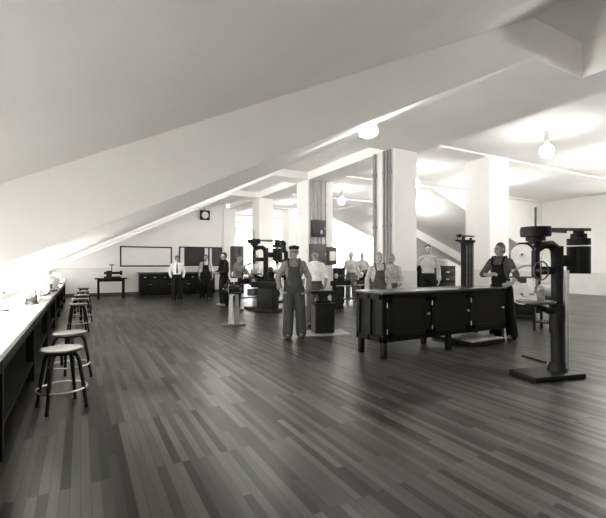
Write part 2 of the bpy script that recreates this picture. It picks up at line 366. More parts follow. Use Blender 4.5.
def person(label, x, y, rz, H=1.75, pose=None, top='cl_white', bottom='cl_dark', bib=None, apron=None, tie=None, cap=None, shoes='leather',
           hair='hair', skin='skin', sleeve=1.0, vox=.014, vest=None, z0=0, lean=0, belt=False, group=None, glasses=False, headrot=0, mirror=False):
    o = empty('person', (x, y, z0), rz, label, 'person', group)
    k = H/1.75; ps = dict(
        sh=[(-.165, 0, 1.405), (.165, 0, 1.405)], el=[(-.25, -.03, 1.14), (.25, -.03, 1.14)], wr=[(-.26, .04, .9), (.26, .04, .9)],
        hd=[(-.25, .08, .82), (.25, .08, .82)], hip=[(-.09, 0, .91), (.09, 0, .91)], kn=[(-.11, .03, .5), (.11, .03, .5)],
        an=[(-.12, -.02, .09), (.12, -.02, .09)])
    if pose: ps.update(pose)
    ps = {a: [Vector(p) for p in b] for a, b in ps.items()}
    if mirror: ps = {a: [Vector((-p.x, p.y, p.z)) for p in b[::-1]] for a, b in ps.items()}
    def lb(p):                                         # lean of everything above the hips
        p = Vector(p)
        if lean and p.z > .9:
            d = p.z-.9; return Vector((p.x, p.y+math.sin(lean)*d, .9+math.cos(lean)*d + 0*p.y))
        return p
    def torso(b, e):
        b.ell(lb((0, 0, .93)), (.155+e, .112+e, .13+e)); b.ell(lb((0, .005, 1.08)), (.14+e, .105+e, .16+e))
        b.ell(lb((0, 0, 1.26)), (.162+e, .112+e, .19+e)); b.cap(lb(ps['sh'][0]), lb(ps['sh'][1]), .052+e)
        for q in (-1, 1): b.cap(lb((q*.14, -.01, 1.405)), lb((q*.03, -.01, 1.465)), .045+e, .04+e)
        b.cap(lb((0, -.01, 1.3)), lb((0, -.01, 1.44)), .09+e, .075+e)
    def arms(b, e, frac=1.0):
        for i in (0, 1):
            s, el, w = lb(ps['sh'][i]), ps['el'][i], ps['wr'][i]
            if lean: el = lb(el); 
            w = lb(w) if (lean and pose and pose.get('leanarms', [0])[0]) else w
            b.cap(s, el, .053+e, .043+e)
            if frac > .5: b.cap(el, el.lerp(w, min(1, (frac-.5)*2)), .043+e, .043+(.030-.043)*(frac-.5)*2+e)
    def legs(b, e, flare=0):
        for i in (0, 1):
            b.chain([ps['hip'][i], ps['kn'][i], ps['an'][i]], [.085+e, .058+e+flare*.4, .042+e+flare])
    ps.pop('leanarms', None)
    # --- body: one continuous skin
    b = Blob(); torso(b, 0); arms(b, 0); legs(b, 0)
    for i in (0, 1): b.cap(ps['an'][i], ps['an'][i]+Vector((0, .13, -.05)), .036, .03)
    hz = lb((0, .01, 1.63)); hy = Euler((0, 0, headrot)).to_matrix()
    def hp(px, py, pz): return hz + hy @ Vector((px*1.06, py*1.06, pz*1.08))
    b.cap(lb((0, -.015, 1.44)), hp(0, -.015, -.06), .056, .052)
    b.ell(hp(0, -.012, .025), (.079, .098, .102)); b.ell(hp(0, .022, -.045), (.060, .07, .07)); b.ell(hp(0, .05, -.085), (.026, .028, .024))
    b.cap(hp(0, .083, .012), hp(0, .108, -.028), .010, .015); b.cap(hp(-.04, .072, .022), hp(.04, .072, .022), .012)
    b.cap(hp(-.016, .088, -.058), hp(.016, .088, -.058), .0085)
    for s in (-1, 1): b.ell(hp(s*.078, -.01, -.005), (.011, .022, .034)); b.ell(hp(s*.04, .06, -.025), (.02, .02, .02))
    for i in (0, 1):                                    # hands: palm, four fingers, thumb
        w, h = ps['wr'][i], ps['hd'][i]; d = (h-w).normalized(); sgn = 1 if i else -1
        inw = Vector((-sgn, 0, 0)); inw = (inw - d*inw.dot(d)); 
        if inw.length < .2: inw = Vector((0, 0, -1)) - d*Vector((0, 0, -1)).dot(d)
        inw.normalize(); side = d.cross(inw).normalized()
        if side.y < 0: side = -side
        b.cap(w, w+d*.03, .028, .03)
        for t in (-.026, 0, .026): b.cap(w+d*.03+side*t*.7, w+d*.09+side*t, .017, .014)
        for t, L in ((-.032, .058), (-.011, .072), (.011, .078), (.032, .07)):
            p0 = w+d*.09+side*t; p1 = p0+d*L*.5+inw*.006; p2 = p1+d*L*.38+inw*.022; p3 = p2+d*L*.15+inw*.022
            b.chain([p0, p1, p2, p3], [.0105, .0098, .009, .008])
        q0 = w+d*.03+side*.026; q1 = q0+d*.035+side*.024+inw*.01; q2 = q1+d*.035+side*.006+inw*.012
        b.chain([q0, q1, q2], [.015, .0125, .010])
    eyes = [hp(s*.032, .082, .0) for s in (-1, 1)]; mouth = hp(0, .095, -.058)
    def col(p):
        for e in eyes:
            if (p-e).length < .017: return 1
        if abs(p.z-mouth.z) < .008 and (p-mouth).length < .026: return 2
        return 0
    me = b.mesh(vox if vox < .01 else .011, 'body', 2, colour=col)
    for q in (skin, 'eye', 'lips'): me.materials.append(M[q])
    def add(name, mesh, *mt):
        for q in mt: mesh.materials.append(M[q])
        c = bpy.data.objects.new(name, mesh); C.objects.link(c); c.parent = o; c.scale = (k,)*3; return c
    add('body', me)
    # --- clothing
    b = Blob(); torso(b, .014); arms(b, .014, sleeve)
    for i in (0, 1):
        if sleeve < 1: b.cap(ps['el'][i].lerp(ps['wr'][i], max(0, (sleeve-.5)*2-.08)) if sleeve > .5 else lb(ps['el'][i]), ps['el'][i].lerp(ps['wr'][i], max(0, (sleeve-.5)*2)), .058 if sleeve > .5 else .062)
    b.mb.tube([lb((math.sin(t)*.066, math.cos(t)*.066-.005, 1.485+.012*math.cos(t+PI))) for t in [2*PI*j/14 for j in range(14)]], .015, 8, True)
    zt = ps['hip'][0].z
    add('shirt', b.mesh(vox, 'shirt', 3, keep=lambda p: p.z > zt-.02 or abs(p.x) > .2), top)
    b = Blob(); b.ell(lb((0, 0, .93)), (.178, .135, .13)); b.ell(lb((0, 0, 1.02)), (.165, .13, .08)); legs(b, .024, .02)
    add('trousers', b.mesh(vox, 'trousers', 3, keep=lambda p: p.z < 1.055), bottom)
    for i in (0, 1):
        b = Blob(); a = ps['an'][i]; b.cap((a.x, a.y-.03, a.z-.045), (a.x*1.15, a.y+.19, a.z-.06), .043, .032); b.cap((a.x, a.y-.01, a.z), (a.x, a.y+.05, a.z-.03), .05, .045)
        b.cap((a.x, a.y+.05, a.z-.055), (a.x*1.12, a.y+.15, a.z-.055), .044, .04)
        zz = a.z-.085
        m_ = b.mesh(.012, 'shoe', 2)
        for v in m_.vertices: v.co.z = max(v.co.z, zz)
        add('shoe', m_, shoes)
    b = Blob(); b.ell(hp(0, -.018, .03), (.083, .101, .104)); b.ell(hp(0, -.04, -.01), (.074, .07, .08))
    iy = hy.inverted()
    def hk(p):
        q = iy @ (p-hz); return q.z > (.055 if q.y > .03 else (.0 if q.y > -.03 else -.075)) - (.0 if abs(q.x) < .06 else .0)
    add('hair', b.mesh(.009, 'hair', 2, keep=hk), hair)
    if cap:
        b = MB(); R = Matrix.Translation(hz + hy @ Vector((0, -.01, .062))) @ hy.to_4x4()
        b.lathe([(.088, -.01), (.094, .0), (.100, .03), (.094, .05), (.06, .06), (.005, .062)], seg=24)
        b.sph((0, .085, .0), (.062, .055, .008), 16)
        for v in b.bm.verts: v.co = R @ v.co
        c = b.build('cap', cap, o); c.scale = (k,)*3
    if glasses:
        b = MB()
        for s in (-1, 1): b.tube([hp(s*.034+.022*math.cos(t), .098, .0+.02*math.sin(t)) for t in [2*PI*j/14 for j in range(14)]], .0022, 6, True)
        b.tube([hp(-.012, .1, .004), hp(.012, .1, .004)], .0022, 6)
        for s in (-1, 1): b.tube([hp(s*.056, .098, .004), hp(s*.08, .0, .006)], .0022, 6)
        c = b.build('glasses', 'black', o); c.scale = (k,)*3
    if bib:
        b = Blob(); torso(b, .026); legs(b, .034, .024)
        def kb(p):
            if p.z < 1.1: return True
            return p.y > .03 and p.z < 1.36 and abs(p.x) < .135-(p.z-1.1)*.12
        m_ = b.mesh(vox, 'bib_overalls', 3, keep=lambda p: kb(p) if not lean else kb(Vector((p.x, p.y-math.sin(lean)*max(0, p.z-.9), p.z)))); c = add('bib_overalls', m_, bib)
        for s in (-1, 1):
            st = MB(); st.tube([lb(q) for q in ((s*.09, .135, 1.34), (s*.105, .12, 1.42), (s*.11, .06, 1.495), (s*.1, -.03, 1.505), (s*.07, -.11, 1.42), (s*.03, -.145, 1.2), (s*.03, -.14, 1.09))], .017, 8)
            e = st.build('strap', bib, o); e.scale = (k,)*3
    if apron:
        b = Blob(); torso(b, .03); b.ell((0, .0, .75), (.19, .15, .25))
        add('apron', b.mesh(vox, 'apron', 3, keep=lambda p: p.y > .0 and p.z < 1.3 and p.z > .55 and (p.z < 1.1 or abs(p.x) < .12)), apron)
    if vest:
        b = Blob(); torso(b, .026)
        add('vest', b.mesh(vox, 'vest', 3, keep=lambda p: p.z > .95 and p.z < 1.5 and abs(p.x) < .19 and not (p.y > .05 and abs(p.x) < (p.z-1.2)*.25)), vest)
    if tie:
        t = MB(); t.tube([lb(q) for q in ((0, .075, 1.475), (0, .105, 1.44), (0, .138, 1.34), (0, .142, 1.22), (0, .138, 1.1), (0, .135, 1.07))], [.012, .018, .02, .026, .03, .006], 8)
        c = t.build('necktie', tie, o); c.scale = (k,)*3
    return o
def at_px(px, d):                                       # a spot on the floor at depth d
    X = (px-303.5)/400*d; return (X*CA + d*SA, -X*SA + d*CA)
def toward(px, d, extra=0):
    x, y = at_px(px, d); return x, y, face_cam(x, y, extra)
hip_hands = dict(el=[(-.33, -.06, 1.16), (.27, -.02, 1.15)], wr=[(-.25, .05, .98), (.29, .05, .92)], hd=[(-.19, .1, .93), (.28, .09, .84)])
x, y, r = toward(294, 7.5)
person('man in dark bib overalls and cap standing front left of the anvil', x, y, r, 1.72, pose=dict(el=[(-.31, -.05, 1.15), (.29, -.04, 1.14)], wr=[(-.27, .06, .95), (.27, .05, .93)], hd=[(-.22, .1, .89), (.22, .1, .87)], kn=[(-.1, .04, .5), (.12, .0, .5)], an=[(-.12, .05, .09), (.14, -.06, .09)]),
       top='cl_grey', bottom='cl_denim', bib='cl_denim', cap='cl_dark', glasses=True, mirror=True, sleeve=.97, vox=.009)
x, y, r = toward(315, 8.9)
person('young man in short white shirt and belted trousers right behind the anvil', x, y, r, 1.68, pose=dict(el=[(-.26, -.05, 1.15), (.27, -.04, 1.15)], wr=[(-.24, .08, .95), (.28, .03, .92)], hd=[(-.2, .13, .88), (.28, .06, .85)]),
       top='cl_white', bottom='cl_mid', sleeve=.55, vox=.009, headrot=.25)
x, y, r = toward(501, 7.45)
person('man in dark work clothes leaning at the right end of the dark bench', x, y, r-.45, 1.77, pose=dict(el=[(-.3, .08, 1.17), (.27, -.02, 1.17)], wr=[(-.14, .2, 1.16), (.26, .12, 1.02)], hd=[(-.06, .22, 1.18), (.22, .2, 1.0)], kn=[(-.08, .06, .5), (.14, .0, .5)], an=[(-.1, .02, .09), (.18, -.05, .09)]),
       top='cl_mid', bottom='cl_black', bib='cl_black', sleeve=.62, vox=.009, headrot=-.35, mirror=True, lean=.06)
x, y, r = toward(177, 14.6)
person('man in white shirt and dark necktie standing before the back cabinets', x, y, r, 1.68, pose=dict(el=[(-.27, -.06, 1.15), (.27, -.06, 1.15)], wr=[(-.22, -.05, .95), (.22, -.05, .95)], hd=[(-.16, -.1, .9), (.16, -.1, .9)]), top='cl_white', bottom='cl_black', tie='cl_black', skin='skin')
x, y, r = toward(206, 15.6)
person('man with rolled sleeves and dark overalls below the wall clock', x, y, r, 1.74, top='cl_light', bottom='cl_black', bib='cl_black', sleeve=.55)
x, y, r = toward(224, 13.3)
person('man in black overalls and pale shoes, side on, left of the pedestal grinder', x, y, r-1.1, 1.76, top='cl_dark', bottom='cl_black', bib='cl_black', shoes='shoe_pale', sleeve=.95, pose=dict(el=[(-.24, .05, 1.14), (.24, .05, 1.14)], wr=[(-.15, .22, 1.08), (.15, .22, 1.08)], hd=[(-.1, .3, 1.08), (.1, .3, 1.08)]))
x, y, r = toward(236, 11.6)
person('man in grey shirt reaching an arm up to the left drill press', x, y, r+1.15, 1.66, top='cl_grey', bottom='cl_dark', sleeve=.62, lean=.12, pose=dict(el=[(-.26, .2, 1.2), (.24, .22, 1.28)], wr=[(-.18, .38, 1.12), (.2, .42, 1.42)], hd=[(-.15, .46, 1.1), (.18, .5, 1.46)]))
x, y, r = toward(428, 10.8)
person('tall man in pale shirt standing far behind the dark bench', x, y, r, 1.9, top='cl_light', bottom='cl_dark', skin='skin_pale', sleeve=.97, mirror=True, pose=dict(el=[(-.34, -.04, 1.18), (.25, -.03, 1.14)], wr=[(-.4, .04, 1.03), (.26, .04, .9)], hd=[(-.42, .08, .97), (.26, .08, .82)]), headrot=.2)
x, y, r = toward(378, 8.3)
person('man with dark overalls over a light shirt just left of the nearest column', x, y, r+.3, 1.62, top='cl_light', bottom='cl_mid', bib='cl_mid', skin='skin_pale', hair='hairgrey', sleeve=.9, lean=.1)
x, y, r = toward(391.5, 9.05)
person('man in light shirt half hidden against the foot of the nearest column', x, y, r-.2, 1.60, top='cl_light', bottom='cl_grey', skin='skin_pale', hair='hairgrey', sleeve=.8, pose=dict(el=[(-.24, .02, 1.15), (.24, .02, 1.15)], wr=[(-.2, .12, .95), (.22, .08, .93)], hd=[(-.18, .18, .9), (.22, .13, .86)]))
x, y, r = toward(351, 14.6)
person('distant man in pale clothes, left of the pair behind the lathe', x, y, r, 1.8, top='cl_light', bottom='cl_grey', skin='skin_pale', hair='hairgrey', sleeve=.9)
x, y, r = toward(362, 14.9)
person('distant man in pale clothes, right of the pair behind the lathe', x, y, r, 1.8, top='cl_light', bottom='cl_grey', skin='skin_pale', hair='hairgrey', sleeve=.9, headrot=-.3)
# ------------------------------------------------------------------ the dark bench
BX, BY, BL, BD = 3.80, 4.47, 2.78, .62
o = empty('storage_bench', (BX, BY, 0), 0, 'long dark wooden bench with panelled doors and worn shiny top', 'bench')
MB().box((BL/2, BD/2, .955), (BL+.06, BD+.06, .035), bev=.006).build('top', 'benchtop', o)
f = MB()
f.box((BL/2, BD/2, .59), (BL-.04, BD-.04, .68)); f.box((BL/2, .012, .91), (BL, .024, .05)); f.box((BL/2, .012, .265), (BL, .024, .05))
for x in (.03, BL*.335, BL*.665, BL-.03): f.box((x, .012, .59), (.06, .024, .70))
f.build('body', 'darkwood', o)
for x in (0, BL):
    e = MB()
    xx = x+(-.004 if x == 0 else .004)
    for y in (.04, BD/2, BD-.04): e.box((xx, y, .59), (.03, .07, .70))
    for z in (.28, .9): e.box((xx, BD/2, z), (.03, BD, .08))
    e.build('end_panel', 'darkwoodz', o)
for x in (.045, BL/2, BL-.045):
    for y in (.045, BD-.045): MB().box((x, y, .12), (.075, .075, .24), bev=.004).build('leg', 'darkwoodz', o)
W3 = (BL-.06*4)/3
for k in range(3):
    x0 = .06+k*(W3+.057); d = MB(); cx = x0+W3/2
    d.box((cx, .0, .59), (W3-.01, .02, .57))
    for q in (x0+.05, x0+W3-.05): d.box((q, -.012, .59), (.08, .012, .57))
    for z in (.34, .84): d.box((cx, -.012, z), (W3-.01, .012, .075))
    dd = d.build('door', 'darkwoodz', o)
    MB().lathe([(.008, 0), (.009, .02), (.02, .03), (.018, .042), (.002, .046)], (x0+W3-.05, -.018, .62), (0, -1, 0), 16).build('knob', 'steel', dd)
    for z in (.40, .78): MB().cyl((x0+.004, -.016, z-.035), (x0+.004, -.016, z+.035), .007, seg=8).build('hinge', 'steel', dd)

# ------------------------------------------------------------------ anvil on its block
ax, ay = at_px(320, 7.75); r0 = -.28
o = empty('anvil_stand', (ax+.19, ay+.2, .016), r0, 'black square block carrying the anvil beside the two men', 'stand')
MB().box((0, 0, .29), (.38, .36, .56), bev=.01).build('block', 'iron', o)
MB().box((-.195, 0, .30), (.012, .30, .52)).build('side_plate', 'castgrey', o)
MB().box((0, 0, .575), (.42, .40, .03), bev=.006).build('cap_plate', 'iron', o)
p = MB(); T0 = MB()
prof = [(-.27, .235), (-.27, .19), (-.12, .165), (-.085, .12), (-.095, .06), (-.16, .03), (-.16, 0), (.16, 0), (.16, .03), (.095, .06), (.085, .12), (.13, .165), (.17, .18), (.17, .235)]
p.prism([(a, b) for a, b in prof], .11, Matrix.Translation((0, -.055, 0)))
p2 = MB(); p2.cyl((.16, 0, .185), (.37, 0, .222), .048, .008, 20)
o2 = empty('anvil', (ax+.19, ay+.2, .606), r0, 'black iron anvil with its horn pointing right, on the square block', 'anvil')
p.build('anvil_body', 'iron', o2, ang=30); p2.build('horn', 'iron', o2)
MB().box((-.02, 0, .238), (.46, .1, .008)).build('face_plate', 'castgrey', o2)
pl = MB().box((0, 0, .008), (.92, .62, .016)); pl = pl.build('floor_plate', 'greymetal', None, loc=(ax+.2, ay+.17, 0)); pl.rotation_euler.z = r0
tag(pl, 'thin pale floor plate lying under the anvil block', 'floor plate')

# ------------------------------------------------------------------ platform scale
o = empty('platform_scale', (5.65, 4.40, 0), 0, 'platform scale with tall dark pillar, its pale platform reaching under the dark bench', 'scale')
f = MB().box((.42, .45, .045), (.84, .9, .06)).box((.82, .82, .05), (.42, .18, .1))
for x in (.08, .76):
    for y in (.08, .82): f.cyl((x-.02, y, .02), (x+.02, y, .02), .02)
f.build('base_frame', 'iron', o)
MB().box((.42, .42, .085), (.80, .80, .022), bev=.004).build('platform', 'palewood', o)
c = MB().box((.88, .82, .95), (.25, .10, 1.7), bev=.006); pc = c.build('pillar', 'darkwoodz', o)
for x in (.80, .88, .96): MB().box((x, .765, .98), (.03, .02, 1.5)).build('pillar_strip', 'midwood', pc)
t = MB().box((.88, .82, 1.82), (.30, .14, .05), bev=.006); t.box((.77, .82, 1.87), (.04, .04, .08)).box((.98, .82, 1.86), (.03, .04, .06)); t.build('pillar_cap', 'iron', o)
b = MB().box((.82, .82, 1.92), (.5, .018, .03)); b.cyl((.60, .82, 1.92), (.60, .82, 1.84), .006); b.build('beam', 'castgrey', o)
MB().cyl((.60, .82, 1.84), (.60, .82, 1.81), .04, seg=20).build('weight', 'iron', o)
MB().cyl((.66, .80, 1.92), (.66, .84, 1.92), .035, seg=20).build('poise', 'iron', o)

# ------------------------------------------------------------------ stools
def stool():
    o = empty('shop_stool', (0, 0, 0), 0, '', 'stool')
    MB().lathe([(.002, .545), (.16, .542), (.178, .553), (.18, .566), (.17, .574), (.09, .570), (.002, .567)], seg=32).build('seat', 'seatwood', o)
    MB().lathe([(.002, .52), (.13, .52), (.135, .545), (.002, .545)], seg=24).build('seat_plate', 'iron', o)
    for k in range(4):
        a = PI/4+k*PI/2; c, s = math.cos(a), math.sin(a)
        pts = [(r*c, r*s, z) for r, z in ((.04, .53), (.11, .525), (.145, .50), (.165, .45), (.20, .25), (.235, .02))]
        l = MB(); l.tube(pts, [.014, .016, .018, .018, .017, .015], 10); lo = l.build('leg', 'iron', o)
        MB().cyl((.232*c, .232*s, 0), (.236*c, .236*s, .035), .018, .016, 12).build('rubber_foot', 'black', lo)
    MB().tube([(.214*math.cos(t), .214*math.sin(t), .19) for t in [2*PI*j/40 for j in range(40)]], .009, 8, True).build('foot_ring', 'steel', o)
    MB().cyl((0, 0, .40), (0, 0, .53), .014, seg=12).build('screw_post', 'iron', o)
    return o
SG = 'round stools along the left workbench'
st = stool()
SP = [(-.16, 4.5, 'round stool nearest the camera, at the left workbench'), (-.12, 5.5, 'second round stool, right behind the nearest one'),
      (-.05, 9.35, 'third round stool along the left workbench, after a gap'), (.0, 10.7, 'fourth round stool along the left workbench'),
      (.02, 12.0, 'fifth round stool along the left workbench'), (.05, 13.6, 'sixth round stool along the left workbench'), (.08, 15.4, 'round stool farthest along the left workbench, nearest the machine table')]
for i, (x, y, l) in enumerate(SP):
    if i == 0: st.location = (x, y, 0); st.rotation_euler.z = .3; tag(st, l, None, SG)
    else: copy_at(st, (x, y, 0), .3+i*.7, l, None, SG)

# ------------------------------------------------------------------ workbench on the left and what stands on it
wb = empty('workbench', (-.78, 0, 0), 0, 'long pale topped workbench running along the left wall behind the stools', 'workbench')
MB().box((.0, 7.2, .775), (.66, 18.8, .05), bev=.004).build('worktop', 'lightgrey', wb)
MB().box((.28, 7.2, .68), (.03, 18.7, .12)).build('apron_board', 'darkwood', wb)
for y in (-2, -.2, 1.6, 3.5, 5.7, 7.9, 10.1, 12.3, 14.4, 16.5):
    for x in (-.26, .26): MB().box((x, y, .375), (.08, .08, .75)).build('leg', 'darkwoodz', wb)
MB().box((0, 7.2, .22), (.58, 18.7, .03)).build('shelf', 'darkwood', wb)
def motor(mt='lightgrey'):
    o = empty('electric_motor', (0, 0, 0), 0, '', 'motor')
    MB().lathe([(.01, -.15), (.10, -.145), (.12, -.12), (.125, -.1), (.125, .1), (.12, .12), (.10, .145), (.01, .15)], (0, 0, .16), (0, 1, 0), 28).build('housing', mt, o)
    MB().box((0, 0, .02), (.22, .24, .04), bev=.006).build('foot', 'castgrey', o)
    MB().cyl((0, .14, .16), (0, .23, .16), .014, seg=12).build('shaft', 'steel', o)
    MB().lathe([(.01, 0), (.06, 0), (.05, .02), (.06, .04), (.01, .04)], (0, .19, .16), (0, 1, 0), 20).build('pulley', 'steel', o)
    MB().box((.0, 0, .30), (.08, .1, .05), bev=.005).build('terminal_box', mt, o)
    return o
m0 = motor(); MG = 'electric motors on the left workbench'
for i, (x, y, rz, l) in enumerate([(-.62, 8.3, .4, 'pale electric motor on the left workbench, the one nearest the camera'), (-.58, 9.9, 1.2, 'second pale electric motor on the left workbench'),
        (-.6, 11.3, -.4, 'third pale electric motor on the left workbench'), (-.62, 13.2, .9, 'pale electric motor farthest along the left workbench')]):
    if i == 0: m0.location = (x, y, .8); m0.rotation_euler.z = rz; tag(m0, l, None, MG)
    else: copy_at(m0, (x, y, .8), rz, l, None, MG)
def fill_lamp():  # lamps added to brighten the underside of the low sloping bay
    o = empty('bench_fill_lamp', (0, 0, 0), 0, '', 'lamp')
    MB().lathe([(.01, 0), (.09, 0), (.085, .02), (.03, .03), (.01, .03)], seg=24).build('base', 'iron', o)
    MB().tube([(0, 0, .02), (0, 0, .18), (.02, 0, .22)], .008, 8).build('stem', 'castgrey', o)
    MB().cyl((.02, 0, .21), (.02, 0, .26), .02, seg=14).build('socket', 'iron', o)
    MB().lathe([(.018, .25), (.03, .27), (.045, .31), (.04, .345), (.02, .365), (.005, .37)], (.02, 0, 0), seg=20).build('bulb', 'bulb', o)
    return o
t0 = fill_lamp(); TG = 'added bare bulb fill lamps on the left workbench'
for i, (y, l) in enumerate([ (4.3, 'added bare bulb fill lamp on the left workbench, level with the nearest stool'), (6.1, 'added bare bulb fill lamp just beyond the second stool'), (12.7, 'farthest added bare bulb fill lamp on the left workbench')]):
    if i == 0: t0.location = (-.85, y, .8); tag(t0, l, None, TG)
    else: copy_at(t0, (-.85, y, .8), 0, l, None, TG)
def vise():
    o = empty('bench_vise', (0, 0, 0), 0, '', 'vise')
    MB().cyl((0, 0, 0), (0, 0, .05), .09, .07, 20).box((0, 0, .09), (.1, .14, .09), bev=.01).build('vise_body', 'iron', o)
    MB().box((0, .04, .16), (.15, .03, .08), bev=.006).build('fixed_jaw', 'castgrey', o); MB().box((0, .10, .15), (.15, .035, .09), bev=.006).build('moving_jaw', 'castgrey', o)
    MB().cyl((0, .05, .1), (0, .24, .1), .016, seg=12).build('screw', 'steel', o)
    MB().cyl((-.1, .23, .1), (.1, .23, .1), .007, seg=8).build('handle', 'steel', o)
    return o
v0 = vise(); VG = 'bench vises on the left workbench'
for i, (x, y, l) in enumerate([(-.62, 6.9, 'iron bench vise on the left workbench, beside the second stool'), (-.60, 9.1, 'iron bench vise between the first two motors'), (-.6, 12.3, 'iron bench vise beyond the third motor'), (-.6, 14.6, 'iron bench vise near the far end of the left workbench')]):
    if i == 0: v0.location = (x, y, .8); v0.rotation_euler.z = -PI/2; tag(v0, l, None, VG)
    else: copy_at(v0, (x, y, .8), -PI/2, l, None, VG)
b = MB().lathe([(.01, 0), (.11, 0), (.17, .10), (.185, .105), (.18, .112), (.165, .11), (.10, .015), (.01, .012)], seg=32).build('enamel_basin', 'white', loc=(-.68, 7.55, .80))
tag(b, 'white enamel basin on the left workbench, in front of the nearest motor', 'basin')
def partsbox(x, y, l):
    o = empty('parts_box', (x, y, .8), .1, l, 'box'); f = MB(); f.box((0, 0, .01), (.3, .22, .02))
    for s in (-1, 1): f.box((s*.145, 0, .07), (.012, .22, .14)); f.box((0, s*.105, .07), (.3, .012, .14))
    f.build('box_body', 'white', o)
    MB().box((.155, 0, .08), (.01, .08, .025), bev=.003).build('box_handle', 'steel', o)
partsbox(-.65, 10.6, 'white open parts box between two motors on the left workbench')
partsbox(-.65, 15.6, 'white open parts box at the far end of the left workbench')

# ------------------------------------------------------------------ back wall
bw = 19.2
def frame(name, x0, x1, z0, z1, label, cat, inner, t=.06):
    o = empty(name, ((x0+x1)/2, bw, z0), 0, label, cat); w = (x1-x0)/2; h = z1-z0; f = MB()
    f.box((0, -.02, t/2), (2*w, .05, t)).box((0, -.02, h-t/2), (2*w, .05, t)).box((-w+t/2, -.02, h/2), (t, .05, h)).box((w-t/2, -.02, h/2), (t, .05, h))
    f.build('frame', 'black', o)
    for nm, a, b, mt in inner: MB().box(((a+b)/2-(x0+x1)/2, -.012, h/2), (b-a, .024, h-2*t)).build(nm, mt, o)
    return o
frame('wall_board', 1.49, 3.69, 1.26, 2.17, 'long white board in a thin black frame on the back wall', 'board', [('writing_surface', 1.55, 3.63, 'whiteboard')])
frame('display_board', 4.01, 6.09, 1.28, 2.2, 'dark slate board in a black frame at the right of the back wall', 'board',
      [('pale_strip', 4.07, 4.25, 'whiteboard'), ('slate_panel', 4.25, 5.22, 'blackboard'), ('pale_strip', 5.22, 5.38, 'whiteboard'), ('slate_panel', 5.38, 5.46, 'blackboard'), ('pale_strip', 5.46, 5.56, 'whiteboard'), ('notice_panel', 5.56, 6.03, 'greybox')], t=.05)
o = empty('wall_clock', (5.22, bw, 3.5), 0, 'square black wall clock with round white dial high on the back wall', 'clock')
MB().box((0, -.05, .23), (.46, .1, .46), bev=.01).build('case', 'black', o)
MB().lathe([(.01, 0), (.165, 0), (.165, .012), (.01, .012)], (0, -.10, .23), (0, -1, 0), 36).build('dial', 'paper', o)
h = MB()
for a, L, w in ((.9, .09, .012), (-1.9, .14, .008)): h.box((math.sin(a)*L/2, -.118, .23+math.cos(a)*L/2), (w, .006, L), rot=(0, a, 0))
for k in range(12): a = k*PI/6; h.box((math.sin(a)*.145, -.114, .23+math.cos(a)*.145), (.008, .004, .025), rot=(0, a, 0))
h.build('hands', 'black', o)
MB().cyl((0, -.03, .46), (0, -.03, .62), .05, seg=10).build('junction', 'lightgrey', o)
def cabinet(w=.82, h=.96, d=.55, mt='darkwood'):
    o = empty('base_cabinet', (0, 0, 0), 0, '', 'cabinet')
    MB().box((0, d/2+.01, h/2+.03), (w, d-.02, h-.06)).box((0, d/2+.04, .04), (w-.02, d-.1, .08)).build('body', mt, o)
    for s in (-1, 1):
        dr = MB().box((s*w/4, -.005, h*.40), (w/2-.03, .02, h*.56), bev=.003); dr = dr.build('door', 'darkwoodz', o)
        MB().lathe([(.008, 0), (.008, .015), (.017, .022), (.002, .034)], (s*.05, -.015, h*.5), (0, -1, 0), 12).build('knob', 'steel', dr)
        dr = MB().box((s*w/4, -.005, h*.82), (w/2-.03, .02, h*.18), bev=.003); dr = dr.build('drawer', mt, o)
        MB().box((s*w/4, -.024, h*.82), (.1, .016, .018), bev=.004).build('handle', 'steel', dr)
    return o
c0 = cabinet(); CG = 'dark base cabinets under the boards'
for i, l in enumerate(['dark base cabinet at the left end of the back row', 'dark base cabinet second from left in the back row, beside the man in a necktie',
                       'dark base cabinet third from left in the back row', 'dark base cabinet at the right end of the back row, behind the man in overalls']):
    p = (2.65+i*.83, 18.6, 0)
    if i == 0: c0.location = p; tag(c0, l, None, CG)
    else: copy_at(c0, p, 0, l, None, CG)
tag(MB().box((3.9, 18.88, .99), (3.42, .6, .04), bev=.004).build('worktop', 'greybox2'), 'continuous grey worktop over the back row of cabinets', 'worktop')
# machine table
o = empty('machine_table', (1.05, 17.7, 0), 0, 'dark square legged table against the back wall, a small machine on it', 'table')
MB().box((0, 0, .80), (1.15, .6, .045), bev=.004).build('tabletop', 'darkwood', o); MB().box((0, 0, .73), (.95, .5, .09)).build('apron', 'darkwood', o)
for x in (-.45, .45):
    for y in (-.22, .22): MB().box((x, y, .39), (.07, .07, .78)).build('leg', 'darkwoodz', o)
o = empty('bench_press', (1.1, 17.7, .8225), 0, 'small dark bench press with a hand wheel on the machine table', 'machine')
MB().box((0, 0, .03), (.6, .3, .06), bev=.01).build('base', 'iron', o); MB().box((-.12, 0, .17), (.2, .18, .24), bev=.02).cyl((-.3, 0, .2), (.32, 0, .2), .05).build('head', 'iron', o)
MB().cyl((-.02, 0, .2), (-.02, 0, .50), .02).build('spindle', 'castgrey', o); MB().lathe([(.01, 0), (.09, .0), (.095, .02), (.09, .04), (.01, .04)], (-.02, 0, .5)).build('hand_wheel', 'iron', o)
MB().cyl((.28, 0, .2), (.36, 0, .2), .09, seg=24).build('pulley', 'iron', o)

